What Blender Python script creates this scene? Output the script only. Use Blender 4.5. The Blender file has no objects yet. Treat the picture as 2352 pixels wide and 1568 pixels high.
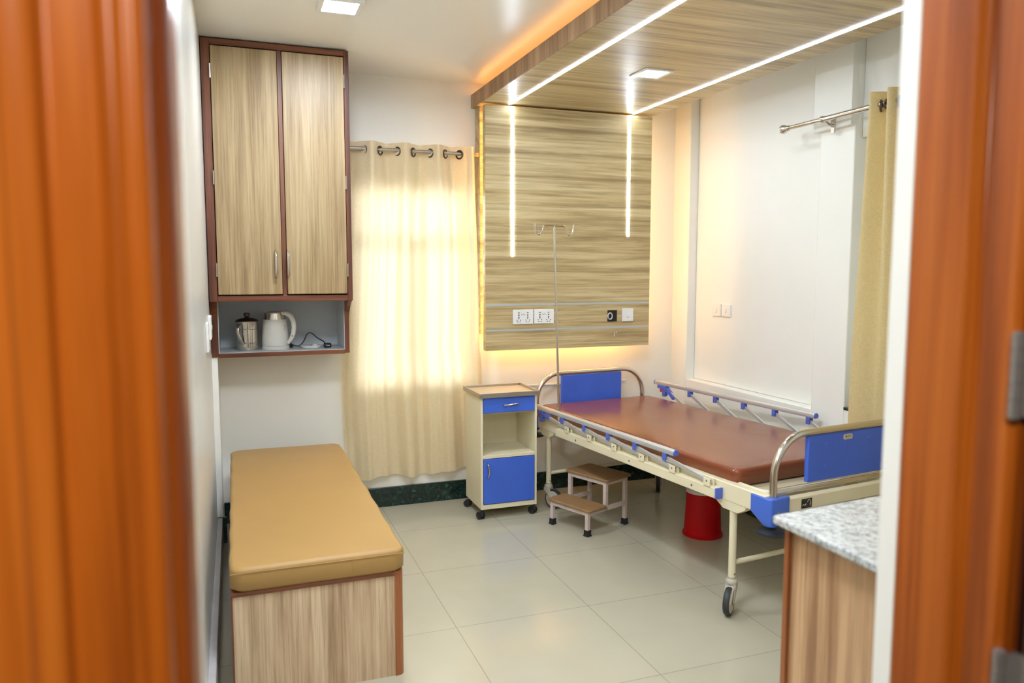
import bpy, math, random
from mathutils import Vector, Matrix, Quaternion
PI = math.pi
random.seed(7)
S = bpy.context.scene
COL = S.collection

# ------------------------------------------------------------------ camera, world, light, exposure
YAW, PITCH = 0.350419, 0.0937594
fwd = Vector((math.sin(YAW)*math.cos(PITCH), math.cos(YAW)*math.cos(PITCH), -math.sin(PITCH)))
rgt = Vector((math.cos(YAW), -math.sin(YAW), 0))
upv = rgt.cross(fwd)
cd = bpy.data.cameras.new('camera')
cam = bpy.data.objects.new('camera', cd); COL.objects.link(cam)
cam.matrix_world = Matrix(((rgt.x, upv.x, -fwd.x, 0), (rgt.y, upv.y, -fwd.y, 0), (rgt.z, upv.z, -fwd.z, 1.5), (0, 0, 0, 1)))
cd.sensor_fit = 'HORIZONTAL'; cd.sensor_width = 36; cd.lens = 1743.17/2352*36
cd.clip_start = 0.02; cd.clip_end = 100
cd.dof.use_dof = True; cd.dof.focus_distance = 4.1; cd.dof.aperture_fstop = 2.6
S.camera = cam

W = bpy.data.worlds.new('world'); S.world = W; W.use_nodes = True
W.node_tree.nodes['Background'].inputs[0].default_value = (1.0, 0.97, 0.92, 1)
W.node_tree.nodes['Background'].inputs[1].default_value = 0.10

def area(name, loc, rot, sx, sy, power, color=(1, 1, 1)):
    l = bpy.data.lights.new(name, 'AREA'); l.shape = 'RECTANGLE'; l.size = sx; l.size_y = sy
    l.energy = power; l.color = color
    o = bpy.data.objects.new(name, l); COL.objects.link(o); o.location = loc; o.rotation_euler = rot
    return o
# daylight arriving at the outside of the two windows
dl_ = area('daylight_back', (1.05, 5.2, 1.39), (-PI/2, 0, 0), 0.95, 1.45, 14, (1, 0.98, 0.96)); dl_.data.spread = math.radians(50)
area('daylight_right', (3.45, 2.48, 1.5), (0, PI/2, 0), 1.3, 1.1, 5, (0.95, 1, 0.97))
# fill lamp added behind the viewer to light the door frame
area('corridor_fill', (-0.05, -0.5, 2.4), (0, 0, 0), 0.4, 0.4, 47, (1, 0.95, 0.88))

S.view_settings.view_transform = 'Standard'
S.view_settings.look = 'None'
S.view_settings.exposure = 0.0
S.view_settings.gamma = 1
S.view_settings.use_curve_mapping = False
LED = 29; LAMP = 300; WARM = 38

# ------------------------------------------------------------------ materials
MATS = {}
def newmat(name):
    m = bpy.data.materials.new(name); m.use_nodes = True
    nt = m.node_tree; b = nt.nodes['Principled BSDF']
    MATS[name] = m
    return m, nt, b
def N(nt, t, **kw):
    n = nt.nodes.new(t)
    for k, v in kw.items(): setattr(n, k, v)
    return n
def plain(name, col, rough=0.5, metal=0.0, spec=0.5, var=0.0, vscale=6.0, bump=0.0, bscale=60.0, coat=0.0):
    m, nt, b = newmat(name)
    b.inputs['Roughness'].default_value = rough; b.inputs['Metallic'].default_value = metal
    b.inputs['Specular IOR Level'].default_value = spec
    b.inputs['Coat Weight'].default_value = coat
    b.inputs['Coat Roughness'].default_value = 0.15
    tc = N(nt, 'ShaderNodeTexCoord')
    nz = N(nt, 'ShaderNodeTexNoise'); nz.inputs['Scale'].default_value = vscale; nz.inputs['Detail'].default_value = 4
    nt.links.new(tc.outputs['Object'], nz.inputs['Vector'])
    r = N(nt, 'ShaderNodeValToRGB')
    r.color_ramp.elements[0].position = 0.3; r.color_ramp.elements[1].position = 0.7
    r.color_ramp.elements[0].color = tuple(c*(1-var) for c in col)+(1,)
    r.color_ramp.elements[1].color = tuple(min(1, c*(1+var)) for c in col)+(1,)
    nt.links.new(nz.outputs['Fac'], r.inputs['Fac']); nt.links.new(r.outputs['Color'], b.inputs['Base Color'])
    if bump:
        n2 = N(nt, 'ShaderNodeTexNoise'); n2.inputs['Scale'].default_value = bscale; n2.inputs['Detail'].default_value = 3
        nt.links.new(tc.outputs['Object'], n2.inputs['Vector'])
        bp = N(nt, 'ShaderNodeBump'); bp.inputs['Strength'].default_value = bump; bp.inputs['Distance'].default_value = 0.01
        nt.links.new(n2.outputs['Fac'], bp.inputs['Height']); nt.links.new(bp.outputs['Normal'], b.inputs['Normal'])
    return m
def wood(name, axis, cols, rough=0.4, across=16.0, along=0.7, spec=0.5, contrast=(0.36, 0.5, 0.64), streak=0.5, coat=0.0):
    """grain running along axis (0,1,2); cols = dark, mid, light"""
    m, nt, b = newmat(name)
    b.inputs['Roughness'].default_value = rough; b.inputs['Specular IOR Level'].default_value = spec
    b.inputs['Coat Weight'].default_value = coat; b.inputs['Coat Roughness'].default_value = 0.12
    tc = N(nt, 'ShaderNodeTexCoord')
    mp = N(nt, 'ShaderNodeMapping'); sc = [across]*3; sc[axis] = along; mp.inputs['Scale'].default_value = sc
    mp.inputs['Location'].default_value = (0.37, 0.61, 0.23)
    nt.links.new(tc.outputs['Object'], mp.inputs['Vector'])
    n1 = N(nt, 'ShaderNodeTexNoise'); n1.inputs['Scale'].default_value = 1.0; n1.inputs['Detail'].default_value = 7
    n1.inputs['Roughness'].default_value = 0.62; n1.inputs['Distortion'].default_value = 0.35
    nt.links.new(mp.outputs['Vector'], n1.inputs['Vector'])
    r = N(nt, 'ShaderNodeValToRGB'); cr = r.color_ramp
    cr.elements[0].position = contrast[0]; cr.elements[0].color = cols[0]+(1,)
    cr.elements[1].position = contrast[2]; cr.elements[1].color = cols[2]+(1,)
    e = cr.elements.new(contrast[1]); e.color = cols[1]+(1,)
    nt.links.new(n1.outputs['Fac'], r.inputs['Fac'])
    mp2 = N(nt, 'ShaderNodeMapping'); sc2 = [across*5]*3; sc2[axis] = along*2.2; mp2.inputs['Scale'].default_value = sc2
    nt.links.new(tc.outputs['Object'], mp2.inputs['Vector'])
    n2 = N(nt, 'ShaderNodeTexNoise'); n2.inputs['Scale'].default_value = 1.0; n2.inputs['Detail'].default_value = 5
    n2.inputs['Roughness'].default_value = 0.7
    nt.links.new(mp2.outputs['Vector'], n2.inputs['Vector'])
    r2 = N(nt, 'ShaderNodeValToRGB'); r2.color_ramp.elements[0].position = 0.33; r2.color_ramp.elements[1].position = 0.55
    r2.color_ramp.elements[0].color = (0.45, 0.42, 0.38, 1); r2.color_ramp.elements[1].color = (1, 1, 1, 1)
    nt.links.new(n2.outputs['Fac'], r2.inputs['Fac'])
    mx = N(nt, 'ShaderNodeMix', data_type='RGBA', blend_type='MULTIPLY'); mx.inputs[0].default_value = streak
    nt.links.new(r.outputs['Color'], mx.inputs[6]); nt.links.new(r2.outputs['Color'], mx.inputs[7])
    nt.links.new(mx.outputs[2], b.inputs['Base Color'])
    return m
def emit(name, col, strength):
    m, nt, b = newmat(name)
    b.inputs['Base Color'].default_value = (0.8, 0.8, 0.8, 1)
    b.inputs['Emission Color'].default_value = col+(1,); b.inputs['Emission Strength'].default_value = strength
    return m

plain('wall_paint', (0.88, 0.875, 0.81), 0.38, var=0.015, vscale=1.5, spec=0.4)
plain('ceiling_paint', (0.86, 0.86, 0.81), 0.30, var=0.01, vscale=1.5, spec=0.5)
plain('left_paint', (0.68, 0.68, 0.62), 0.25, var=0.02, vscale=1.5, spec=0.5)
OAK = ((0.33, 0.228, 0.103), (0.53, 0.402, 0.195), (0.67, 0.540, 0.295))
OAKP = ((0.35, 0.22, 0.125), (0.56, 0.40, 0.25), (0.71, 0.545, 0.365))
OAKC = ((0.235, 0.150, 0.068), (0.375, 0.258, 0.122), (0.475, 0.355, 0.190))
wood('oak_x', 0, OAK, 0.42, across=21, along=1.0, streak=0.62, contrast=(0.33, 0.48, 0.63))
wood('oak_slab', 0, OAK, 0.36, across=17, along=0.9, streak=0.6, contrast=(0.33, 0.48, 0.63))
wood('oak_fascia', 2, ((0.25, 0.14, 0.07), (0.38, 0.24, 0.13), (0.50, 0.34, 0.19)), 0.45, across=11)
wood('oak_door', 2, OAKC, 0.42, across=20, along=0.9, streak=0.6, contrast=(0.30, 0.46, 0.66))
wood('oak_bench', 2, OAKP, 0.45, across=22, along=1.0, streak=0.65, contrast=(0.30, 0.46, 0.66))
wood('oak_counter', 2, ((0.33, 0.17, 0.08), (0.55, 0.33, 0.17), (0.68, 0.45, 0.25)), 0.45, across=17)
wood('teak_trim', 2, ((0.085, 0.024, 0.012), (0.17, 0.054, 0.024), (0.25, 0.085, 0.036)), 0.35, across=22, streak=0.4)
wood('teak_trim_x', 0, ((0.085, 0.024, 0.012), (0.17, 0.054, 0.024), (0.25, 0.085, 0.036)), 0.35, across=22, streak=0.4)
wood('teak_orange', 2, ((0.15, 0.045, 0.014), (0.28, 0.088, 0.025), (0.38, 0.13, 0.042)), 0.35, across=20, streak=0.4)
wood('frame_wood', 2, ((0.15, 0.026, 0.002), (0.40, 0.092, 0.006), (0.54, 0.150, 0.016)), 0.28, across=14, along=0.4, streak=0.3, spec=0.3)
wood('leaf_wood', 2, ((0.05, 0.012, 0.004), (0.09, 0.022, 0.006), (0.14, 0.04, 0.01)), 0.3, across=14, along=0.4, streak=0.35)
plain('grey_laminate', (0.64, 0.68, 0.70), 0.45, var=0.06, vscale=3)
plain('aluminium_inlay', (0.50, 0.54, 0.54), 0.4, metal=0.3)
plain('steel', (0.62, 0.58, 0.52), 0.18, metal=1.0)
plain('brushed_steel', (0.50, 0.46, 0.41), 0.32, metal=1.0)
plain('aluminium', (0.62, 0.63, 0.63), 0.38, metal=0.55)
plain('bronze', (0.10, 0.075, 0.06), 0.3, metal=0.8)
plain('brass', (0.75, 0.50, 0.22), 0.3, metal=0.9)
plain('cream_metal', (0.76, 0.69, 0.48), 0.4, var=0.04, vscale=4)
plain('cream_dark', (0.55, 0.48, 0.32), 0.45)
plain('blue_board', (0.048, 0.130, 0.62), 0.42, var=0.05, vscale=5)
plain('blue_plastic', (0.060, 0.150, 0.62), 0.35)
plain('clamp_blue', (0.085, 0.14, 0.58), 0.4)
plain('red_lever', (0.55, 0.03, 0.03), 0.4)
plain('black_rubber', (0.012, 0.012, 0.013), 0.45)
plain('dark_wheel', (0.03, 0.032, 0.034), 0.5)
plain('caster_plastic', (0.50, 0.46, 0.37), 0.45, var=0.08, vscale=30)
plain('mattress_vinyl', (0.215, 0.054, 0.019), 0.24, var=0.10, vscale=3, bump=0.12, bscale=5, spec=0.6)
plain('tan_vinyl', (0.40, 0.235, 0.072), 0.48, var=0.03, vscale=4, bump=0.10, bscale=6)
plain('stool_vinyl', (0.29, 0.165, 0.070), 0.5, var=0.1, vscale=12)
plain('stool_paint', (0.60, 0.50, 0.45), 0.5, var=0.08, vscale=40)
plain('bin_red', (0.55, 0.001, 0.004), 0.42, spec=0.25)
plain('clear_bag', (0.70, 0.66, 0.62), 0.25)
plain('white_plastic', (0.82, 0.83, 0.80), 0.3)
plain('kettle_white', (0.78, 0.77, 0.71), 0.3)
plain('grey_mark', (0.25, 0.26, 0.26), 0.5)
plain('black_plastic', (0.010, 0.010, 0.012), 0.35)
plain('tray_laminate', (0.62, 0.50, 0.32), 0.22)
plain('socket_red', (0.25, 0.03, 0.04), 0.4)
plain('pale_stone', (0.56, 0.54, 0.55), 0.3, var=0.06, vscale=20)
plain('window_frame', (0.55, 0.52, 0.47), 0.4)
plain('badge_beige', (0.55, 0.46, 0.33), 0.4)
plain('badge_ink', (0.10, 0.08, 0.07), 0.5)
plain('hinge_steel', (0.30, 0.28, 0.26), 0.35, metal=0.7)
plain('void_dark', (0.015, 0.012, 0.010), 0.8)
emit('led_white', (0.84, 0.96, 1.11), LED)
emit('led_panel', (0.89, 0.97, 1.10), LAMP)
emit('led_panel_soft', (0.83, 0.96, 1.07), LAMP*.35)
emit('led_panel_fill', (0.89, 0.97, 1.10), LAMP*.155)  # emission of the added fill light on the doorway side
emit('led_warm', (1.0, 0.58, 0.20), WARM)
emit('led_cove', (1.0, 0.42, 0.10), 9)

def granite():
    m, nt, b = newmat('granite'); b.inputs['Roughness'].default_value = 0.22
    tc = N(nt, 'ShaderNodeTexCoord')
    n = N(nt, 'ShaderNodeTexNoise'); n.inputs['Scale'].default_value = 75; n.inputs['Detail'].default_value = 5; n.inputs['Roughness'].default_value = 0.7
    nt.links.new(tc.outputs['Object'], n.inputs['Vector'])
    r = N(nt, 'ShaderNodeValToRGB'); cr = r.color_ramp
    cr.elements[0].position = 0.34; cr.elements[0].color = (0.16, 0.17, 0.17, 1)
    cr.elements[1].position = 0.58; cr.elements[1].color = (0.54, 0.545, 0.52, 1)
    e = cr.elements.new(0.46); e.color = (0.38, 0.385, 0.365, 1)
    nt.links.new(n.outputs['Fac'], r.inputs['Fac']); nt.links.new(r.outputs['Color'], b.inputs['Base Color'])
granite()
def marble():
    m, nt, b = newmat('green_marble'); b.inputs['Roughness'].default_value = 0.18
    tc = N(nt, 'ShaderNodeTexCoord')
    n = N(nt, 'ShaderNodeTexNoise'); n.inputs['Scale'].default_value = 14; n.inputs['Detail'].default_value = 8; n.inputs['Distortion'].default_value = 2.5; n.inputs['Roughness'].default_value = 0.65
    nt.links.new(tc.outputs['Object'], n.inputs['Vector'])
    r = N(nt, 'ShaderNodeValToRGB'); cr = r.color_ramp
    cr.elements[0].position = 0.48; cr.elements[0].color = (0.006, 0.020, 0.016, 1)
    cr.elements[1].position = 0.74; cr.elements[1].color = (0.10, 0.19, 0.15, 1)
    e = cr.elements.new(0.6); e.color = (0.018, 0.050, 0.040, 1)
    nt.links.new(n.outputs['Fac'], r.inputs['Fac']); nt.links.new(r.outputs['Color'], b.inputs['Base Color'])
marble()
def tiles():
    m, nt, b = newmat('floor_tiles'); b.inputs['Specular IOR Level'].default_value = 0.55
    tc = N(nt, 'ShaderNodeTexCoord')
    mp = N(nt, 'ShaderNodeMapping'); mp.inputs['Location'].default_value = (-0.835, -2.965, 0)
    nt.links.new(tc.outputs['Object'], mp.inputs['Vector'])
    br = N(nt, 'ShaderNodeTexBrick'); br.offset = 0; br.squash = 1
    br.inputs['Scale'].default_value = 1.0; br.inputs['Brick Width'].default_value = 0.612; br.inputs['Row Height'].default_value = 0.62
    br.inputs['Mortar Size'].default_value = 0.0016; br.inputs['Mortar Smooth'].default_value = 0.3
    br.inputs['Color1'].default_value = (0.475, 0.445, 0.335, 1); br.inputs['Color2'].default_value = (0.455, 0.43, 0.325, 1)
    br.inputs['Mortar'].default_value = (0.27, 0.25, 0.19, 1)
    nt.links.new(mp.outputs['Vector'], br.inputs['Vector'])
    nz = N(nt, 'ShaderNodeTexNoise'); nz.inputs['Scale'].default_value = 5; nz.inputs['Detail'].default_value = 5
    nt.links.new(tc.outputs['Object'], nz.inputs['Vector'])
    mr = N(nt, 'ShaderNodeMapRange'); mr.inputs['To Min'].default_value = 0.94; mr.inputs['To Max'].default_value = 1.05
    nt.links.new(nz.outputs['Fac'], mr.inputs['Value'])
    mx = N(nt, 'ShaderNodeVectorMath', operation='SCALE')
    nt.links.new(br.outputs['Color'], mx.inputs[0]); nt.links.new(mr.outputs['Result'], mx.inputs['Scale'])
    nt.links.new(mx.outputs['Vector'], b.inputs['Base Color'])
    b.inputs['Roughness'].default_value = 0.16
tiles()
def fabric(name, col, trans, mixf):
    m, nt, b = newmat(name)
    out = nt.nodes['Material Output']
    tc = N(nt, 'ShaderNodeTexCoord')
    wv = N(nt, 'ShaderNodeTexVoronoi'); wv.inputs['Scale'].default_value = 26
    nz = N(nt, 'ShaderNodeTexNoise'); nz.inputs['Scale'].default_value = 55; nz.inputs['Detail'].default_value = 3; nz.inputs['Distortion'].default_value = 3
    nt.links.new(tc.outputs['Object'], wv.inputs['Vector']); nt.links.new(tc.outputs['Object'], nz.inputs['Vector'])
    r = N(nt, 'ShaderNodeValToRGB')
    r.color_ramp.elements[0].position = 0.35; r.color_ramp.elements[1].position = 0.65
    r.color_ramp.elements[0].color = tuple(c*0.90 for c in col)+(1,); r.color_ramp.elements[1].color = tuple(min(1, c*1.06) for c in col)+(1,)
    nt.links.new(nz.outputs['Fac'], r.inputs['Fac']); nt.links.new(r.outputs['Color'], b.inputs['Base Color'])
    b.inputs['Roughness'].default_value = 0.5; b.inputs['Sheen Weight'].default_value = 0.25
    bp = N(nt, 'ShaderNodeBump'); bp.inputs['Strength'].default_value = 0.25; bp.inputs['Distance'].default_value = 0.004
    nt.links.new(nz.outputs['Fac'], bp.inputs['Height']); nt.links.new(bp.outputs['Normal'], b.inputs['Normal'])
    tl = N(nt, 'ShaderNodeBsdfTranslucent'); tl.inputs['Color'].default_value = trans+(1,)
    mx = N(nt, 'ShaderNodeMixShader'); mx.inputs[0].default_value = mixf
    nt.links.new(b.outputs[0], mx.inputs[1]); nt.links.new(tl.outputs[0], mx.inputs[2]); nt.links.new(mx.outputs[0], out.inputs[0])
fabric('curtain_fabric', (0.86, 0.73, 0.48), (1.0, 0.88, 0.66), 0.40)
fabric('curtain_fabric_side', (0.80, 0.67, 0.37), (0.75, 0.50, 0.14), 0.35)
def glass():
    m, nt, b = newmat('window_glass'); out = nt.nodes['Material Output']
    t = N(nt, 'ShaderNodeBsdfTransparent'); t.inputs[0].default_value = (0.93, 0.96, 0.95, 1)
    b.inputs['Roughness'].default_value = 0.05; b.inputs['Base Color'].default_value = (0.8, 0.85, 0.85, 1)
    mx = N(nt, 'ShaderNodeMixShader'); mx.inputs[0].default_value = 0.12
    nt.links.new(t.outputs[0], mx.inputs[1]); nt.links.new(b.outputs[0], mx.inputs[2]); nt.links.new(mx.outputs[0], out.inputs[0])
glass()

# ------------------------------------------------------------------ mesh helpers
class MB:
    def __init__(s): s.v = []; s.f = []; s.M = None
    def add(s, vs, fs):
        k = len(s.v)
        for p in vs:
            p = Vector(p)
            s.v.append(tuple(s.M @ p if s.M else p))
        s.f += [tuple(i+k for i in f) for f in fs]
        return s
    def box(s, x0, x1, y0, y1, z0, z1):
        if x0 > x1: x0, x1 = x1, x0
        if y0 > y1: y0, y1 = y1, y0
        if z0 > z1: z0, z1 = z1, z0
        return s.add([(x0, y0, z0), (x1, y0, z0), (x1, y1, z0), (x0, y1, z0), (x0, y0, z1), (x1, y0, z1), (x1, y1, z1), (x0, y1, z1)],
                     [(3, 2, 1, 0), (4, 5, 6, 7), (0, 1, 5, 4), (1, 2, 6, 5), (2, 3, 7, 6), (3, 0, 4, 7)])
    def prism(s, poly, a, b, axis=2):
        """poly CCW seen from +axis; in (x,y) for axis 2, (y,z) for axis 0, (z,x) for axis 1"""
        n = len(poly)
        def mk(p, h):
            if axis == 2: return (p[0], p[1], h)
            if axis == 0: return (h, p[0], p[1])
            return (p[1], h, p[0])
        A = sum(poly[i][0]*poly[(i+1) % n][1]-poly[(i+1) % n][0]*poly[i][1] for i in range(n))
        if A < 0: poly = poly[::-1]
        vs = [mk(p, a) for p in poly]+[mk(p, b) for p in poly]
        fs = [tuple(range(n-1, -1, -1)), tuple(range(n, 2*n))]+[(i, (i+1) % n, n+(i+1) % n, n+i) for i in range(n)]
        return s.add(vs, fs)
    def tube(s, pts, r, n=12, closed=False, rs=None, sq=None):
        pts = [Vector(p) for p in pts]; m = len(pts)
        T = []
        for i in range(m):
            a = pts[(i-1) % m] if (closed or i > 0) else pts[i]
            b = pts[(i+1) % m] if (closed or i < m-1) else pts[i]
            T.append((b-a).normalized())
        ref = Vector((0, 0, 1)) if abs(T[0].z) < 0.9 else Vector((1, 0, 0))
        u = (ref-T[0]*ref.dot(T[0])).normalized()
        vs = []
        for i in range(m):
            if i:
                q = T[i-1].rotation_difference(T[i]); u = q @ u
                u = (u-T[i]*u.dot(T[i])).normalized()
            w = T[i].cross(u)
            rr = rs[i] if rs else r
            for k in range(n):
                a = 2*PI*k/n
                ca, sa = math.cos(a), math.sin(a)
                if sq: vs.append(pts[i]+u*ca*rr*sq[0]+w*sa*rr*sq[1])
                else: vs.append(pts[i]+u*ca*rr+w*sa*rr)
        fs = []
        for i in range(m if closed else m-1):
            j = (i+1) % m
            for k in range(n):
                l = (k+1) % n
                fs.append((i*n+k, i*n+l, j*n+l, j*n+k))
        if not closed:
            fs.append(tuple(range(n-1, -1, -1))); fs.append(tuple((m-1)*n+k for k in range(n)))
        return s.add(vs, fs)
    def lathe(s, prof, n=32, c=(0, 0, 0), axis=2):
        vs = []; fs = []
        for r, h in prof:
            for k in range(n):
                a = 2*PI*k/n; x, y = max(r, 1e-5)*math.cos(a), max(r, 1e-5)*math.sin(a)
                p = (x, y, h) if axis == 2 else ((h, x, y) if axis == 0 else (y, h, x))
                vs.append((c[0]+p[0], c[1]+p[1], c[2]+p[2]))
        m = len(prof)
        for i in range(m-1):
            for k in range(n):
                l = (k+1) % n
                fs.append((i*n+k, i*n+l, (i+1)*n+l, (i+1)*n+k))
        fs.append(tuple(range(n-1, -1, -1))); fs.append(tuple((m-1)*n+k for k in range(n)))
        return s.add(vs, fs)
    def bar(s, a, b, w, h, up=(0, 0, 1)):
        a = Vector(a); b = Vector(b); t = (b-a).normalized(); u = Vector(up); u = (u-t*u.dot(t)).normalized(); r = t.cross(u)
        vs = []
        for p in (a, b):
            for sx, sy in ((-1, -1), (1, -1), (1, 1), (-1, 1)): vs.append(p+r*sx*w/2+u*sy*h/2)
        return s.add(vs, [(3, 2, 1, 0), (4, 5, 6, 7), (0, 1, 5, 4), (1, 2, 6, 5), (2, 3, 7, 6), (3, 0, 4, 7)])
    def build(s, name, mat, parent=None, bevel=0, seg=2, smooth=32, sub=0, loc=None):
        me = bpy.data.meshes.new(name); me.from_pydata(s.v, [], s.f); me.update()
        me.materials.append(MATS[mat])
        import bmesh
        bm = bmesh.new(); bm.from_mesh(me); bmesh.ops.recalc_face_normals(bm, faces=bm.faces); bm.to_mesh(me); bm.free()
        for p in me.polygons: p.use_smooth = True
        me.set_sharp_from_angle(angle=math.radians(smooth))
        o = bpy.data.objects.new(name, me); COL.objects.link(o)
        if parent: o.parent = parent
        if loc: o.location = loc
        if bevel:
            b = o.modifiers.new('bevel', 'BEVEL'); b.width = bevel; b.segments = seg; b.limit_method = 'ANGLE'; b.angle_limit = math.radians(40)
        if sub:
            b = o.modifiers.new('sub', 'SUBSURF'); b.levels = sub; b.render_levels = sub
        return o
def tag(o, label=None, cat=None, group=None, kind=None):
    if label: o['label'] = label
    if cat: o['category'] = cat
    if group: o['group'] = group
    if kind: o['kind'] = kind
    return o
def thing(name, label, cat, loc=(0, 0, 0), rz=0, group=None):
    o = bpy.data.objects.new(name, None); COL.objects.link(o); o.location = loc; o.rotation_euler = (0, 0, rz)
    o.empty_display_size = 0.1
    return tag(o, label, cat, group)
def copy_tree(o, parent=None):
    c = o.copy(); COL.objects.link(c)
    if parent: c.parent = parent
    for ch in list(o.children): copy_tree(ch, c)
    return c
def struct(mb, name, mat, label, cat, **kw):
    o = mb.build(name, mat, **kw); return tag(o, label, cat, None, 'structure')
def arc(cx, cy, r, a0, a1, n):
    return [(cx+r*math.cos(math.radians(a0+(a1-a0)*i/n)), cy+r*math.sin(math.radians(a0+(a1-a0)*i/n))) for i in range(n+1)]

# ------------------------------------------------------------------ room shell
XL, XR, YB, ZC = -0.125, 2.95, 4.72, 2.67
YF0, YF1 = 0.66, 0.81
struct(MB().box(-0.4, 3.4, 0.72, 5.0, -0.1, 0), 'floor', 'floor_tiles', 'glossy beige vitrified tile floor of the room', 'floor')
plain('corridor_dark', (0.10, 0.085, 0.07), 0.5, var=0.2, vscale=8)  # dark colour chosen to cut floor bounce onto the door frame
struct(MB().box(-1.6, 3.4, -1.8, 0.72, -0.1, 0), 'floor', 'corridor_dark', 'unseen corridor floor in front of the doorway, darkened to limit bounce light', 'floor')
struct(MB().box(-0.4, 3.4, YF0, 5.0, ZC, ZC+0.1), 'ceiling', 'ceiling_paint', 'glossy cream painted ceiling above the cabinet', 'ceiling')
WX0, WX1, WZ0, WZ1 = 0.66, 1.455, 0.735, 2.03
w = MB()
w.box(-0.4, WX0, YB, YB+0.2, 0, ZC); w.box(WX1, 3.4, YB, YB+0.2, 0, ZC)
w.box(WX0, WX1, YB, YB+0.2, 0, WZ0); w.box(WX0, WX1, YB, YB+0.2, WZ1, ZC)
struct(w, 'wall_back', 'wall_paint', 'cream painted back wall behind the bed head', 'wall')
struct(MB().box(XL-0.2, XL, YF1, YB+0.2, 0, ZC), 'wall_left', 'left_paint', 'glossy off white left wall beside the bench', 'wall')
w = MB()
NX = 3.015; NY0, NY1, NZ = 3.30, 4.53, 0.745
VY0, VY1, VZ0, VZ1 = 1.85, 3.06, 0.79, 2.165
w.box(XR, 3.3, NY1, YB+0.2, 0, ZC)
w.box(XR, 3.3, NY0, NY1, 0, NZ); w.box(NX, 3.3, NY0, NY1, NZ, ZC)
w.box(XR, 3.3, VY1, NY0, 0, ZC)
w.box(XR, 3.3, VY0, VY1, 0, VZ0); w.box(XR+0.045, 3.3, VY0, VY1, VZ1, ZC)
w.box(XR, 3.3, YF1, VY0, 0, ZC)
struct(w, 'wall_right', 'wall_paint', 'cream right wall with a large shallow recessed panel', 'wall', bevel=0.006)
# plaster block projecting above the strip between the recess and the window
struct(MB().box(XR-0.028, XR+0.01, VY1, 3.325, 2.225, ZC), 'trim_1', 'wall_paint', 'cream plaster block projecting above the right wall pier', 'trim', bevel=0.003)
struct(MB().box(XL, -0.096, 4.38, YB, 0.145, 1.05), 'trim_2', 'wall_paint', 'narrow white pier in the corner under the wall cabinet', 'trim')
# doorway wall (the photographer stands outside it)
DXL, DXR = -0.042, 0.854
w = MB()
w.box(-1.6, DXL-0.135, YF0, YF1, 0, ZC+0.1); w.box(DXR+0.06, 3.4, YF0, YF1, 0, ZC+0.1)
w.box(DXL-0.135, DXR+0.06, YF0, YF1, 2.16, ZC+0.1)
w.box(DXL-0.135, DXL, 0.78, YF1, 0, 2.16); w.box(DXR, DXR+0.06, 0.78, YF1, 0, 2.16)
struct(w, 'wall_front', 'wall_paint', 'white plastered wall around the doorway', 'wall')
# dark green marble skirting
struct(MB().box(-0.095, XR, YB-0.018, YB, 0, 0.125), 'baseboard_back', 'green_marble', 'dark green marble skirting along the back wall', 'baseboard', bevel=0.002)
struct(MB().box(XR-0.018, XR, 1.6, YB-0.018, 0, 0.125), 'baseboard_right', 'green_marble', 'dark green marble skirting along the right wall', 'baseboard', bevel=0.002)
w = MB().box(XL, -0.098, 0.95, 4.362, 0, 0.145)
struct(w, 'baseboard_left', 'pale_stone', 'pale grey stone skirting along the left wall', 'baseboard', bevel=0.003)
struct(MB().box(XL, -0.078, 4.362, 4.38, 0, 0.145), 'trim_3', 'green_marble', 'short dark green skirting at the foot of the corner pier', 'baseboard')

# window behind the left curtain
def window(name, label, x0, x1, z0, z1, y, axis):
    r = thing(name, label, 'window', (0, 0, 0)); r['kind'] = 'structure'
    f = MB(); g = MB()
    def bx(mb, a0, a1, d0, d1, c0, c1):
        if axis == 1: mb.box(a0, a1, y+d0, y+d1, c0, c1)
        else: mb.box(y+d0, y+d1, a0, a1, c0, c1)
    t = 0.045
    bx(f, x0, x0+t, 0, .05, z0, z1); bx(f, x1-t, x1, 0, .05, z0, z1); bx(f, x0+t, x1-t, 0, .05, z0, z0+t); bx(f, x0+t, x1-t, 0, .05, z1-t, z1)
    m = (x0+x1)/2
    zt = z0+0.72*(z1-z0)
    bx(f, m-.02, m+.02, .003, .047, z0+t, zt-.02); bx(f, x0+t, x1-t, .003, .047, zt-.02, zt+.02)
    f.build('frame', 'window_frame', r, bevel=.003)
    bx(g, x0+t-.005, x1-t+.005, .022, .028, z0+t-.005, z1-t+.005)
    g.build('pane', 'window_glass', r)
    return r
window('window_1', 'daylit window behind the cream eyelet curtain', WX0, WX1, WZ0, WZ1, YB+0.12, 1)
window('window_2', 'window in the right wall behind the side curtain', VY0, VY1, VZ0, VZ1, 3.2, 0)
struct(MB().box(XR-0.004, 3.2, VY0, VY1+0.0, VZ0-0.012, VZ0+0.004), 'trim_4', 'green_marble', 'dark green stone sill of the right window', 'sill', bevel=0.003)

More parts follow.
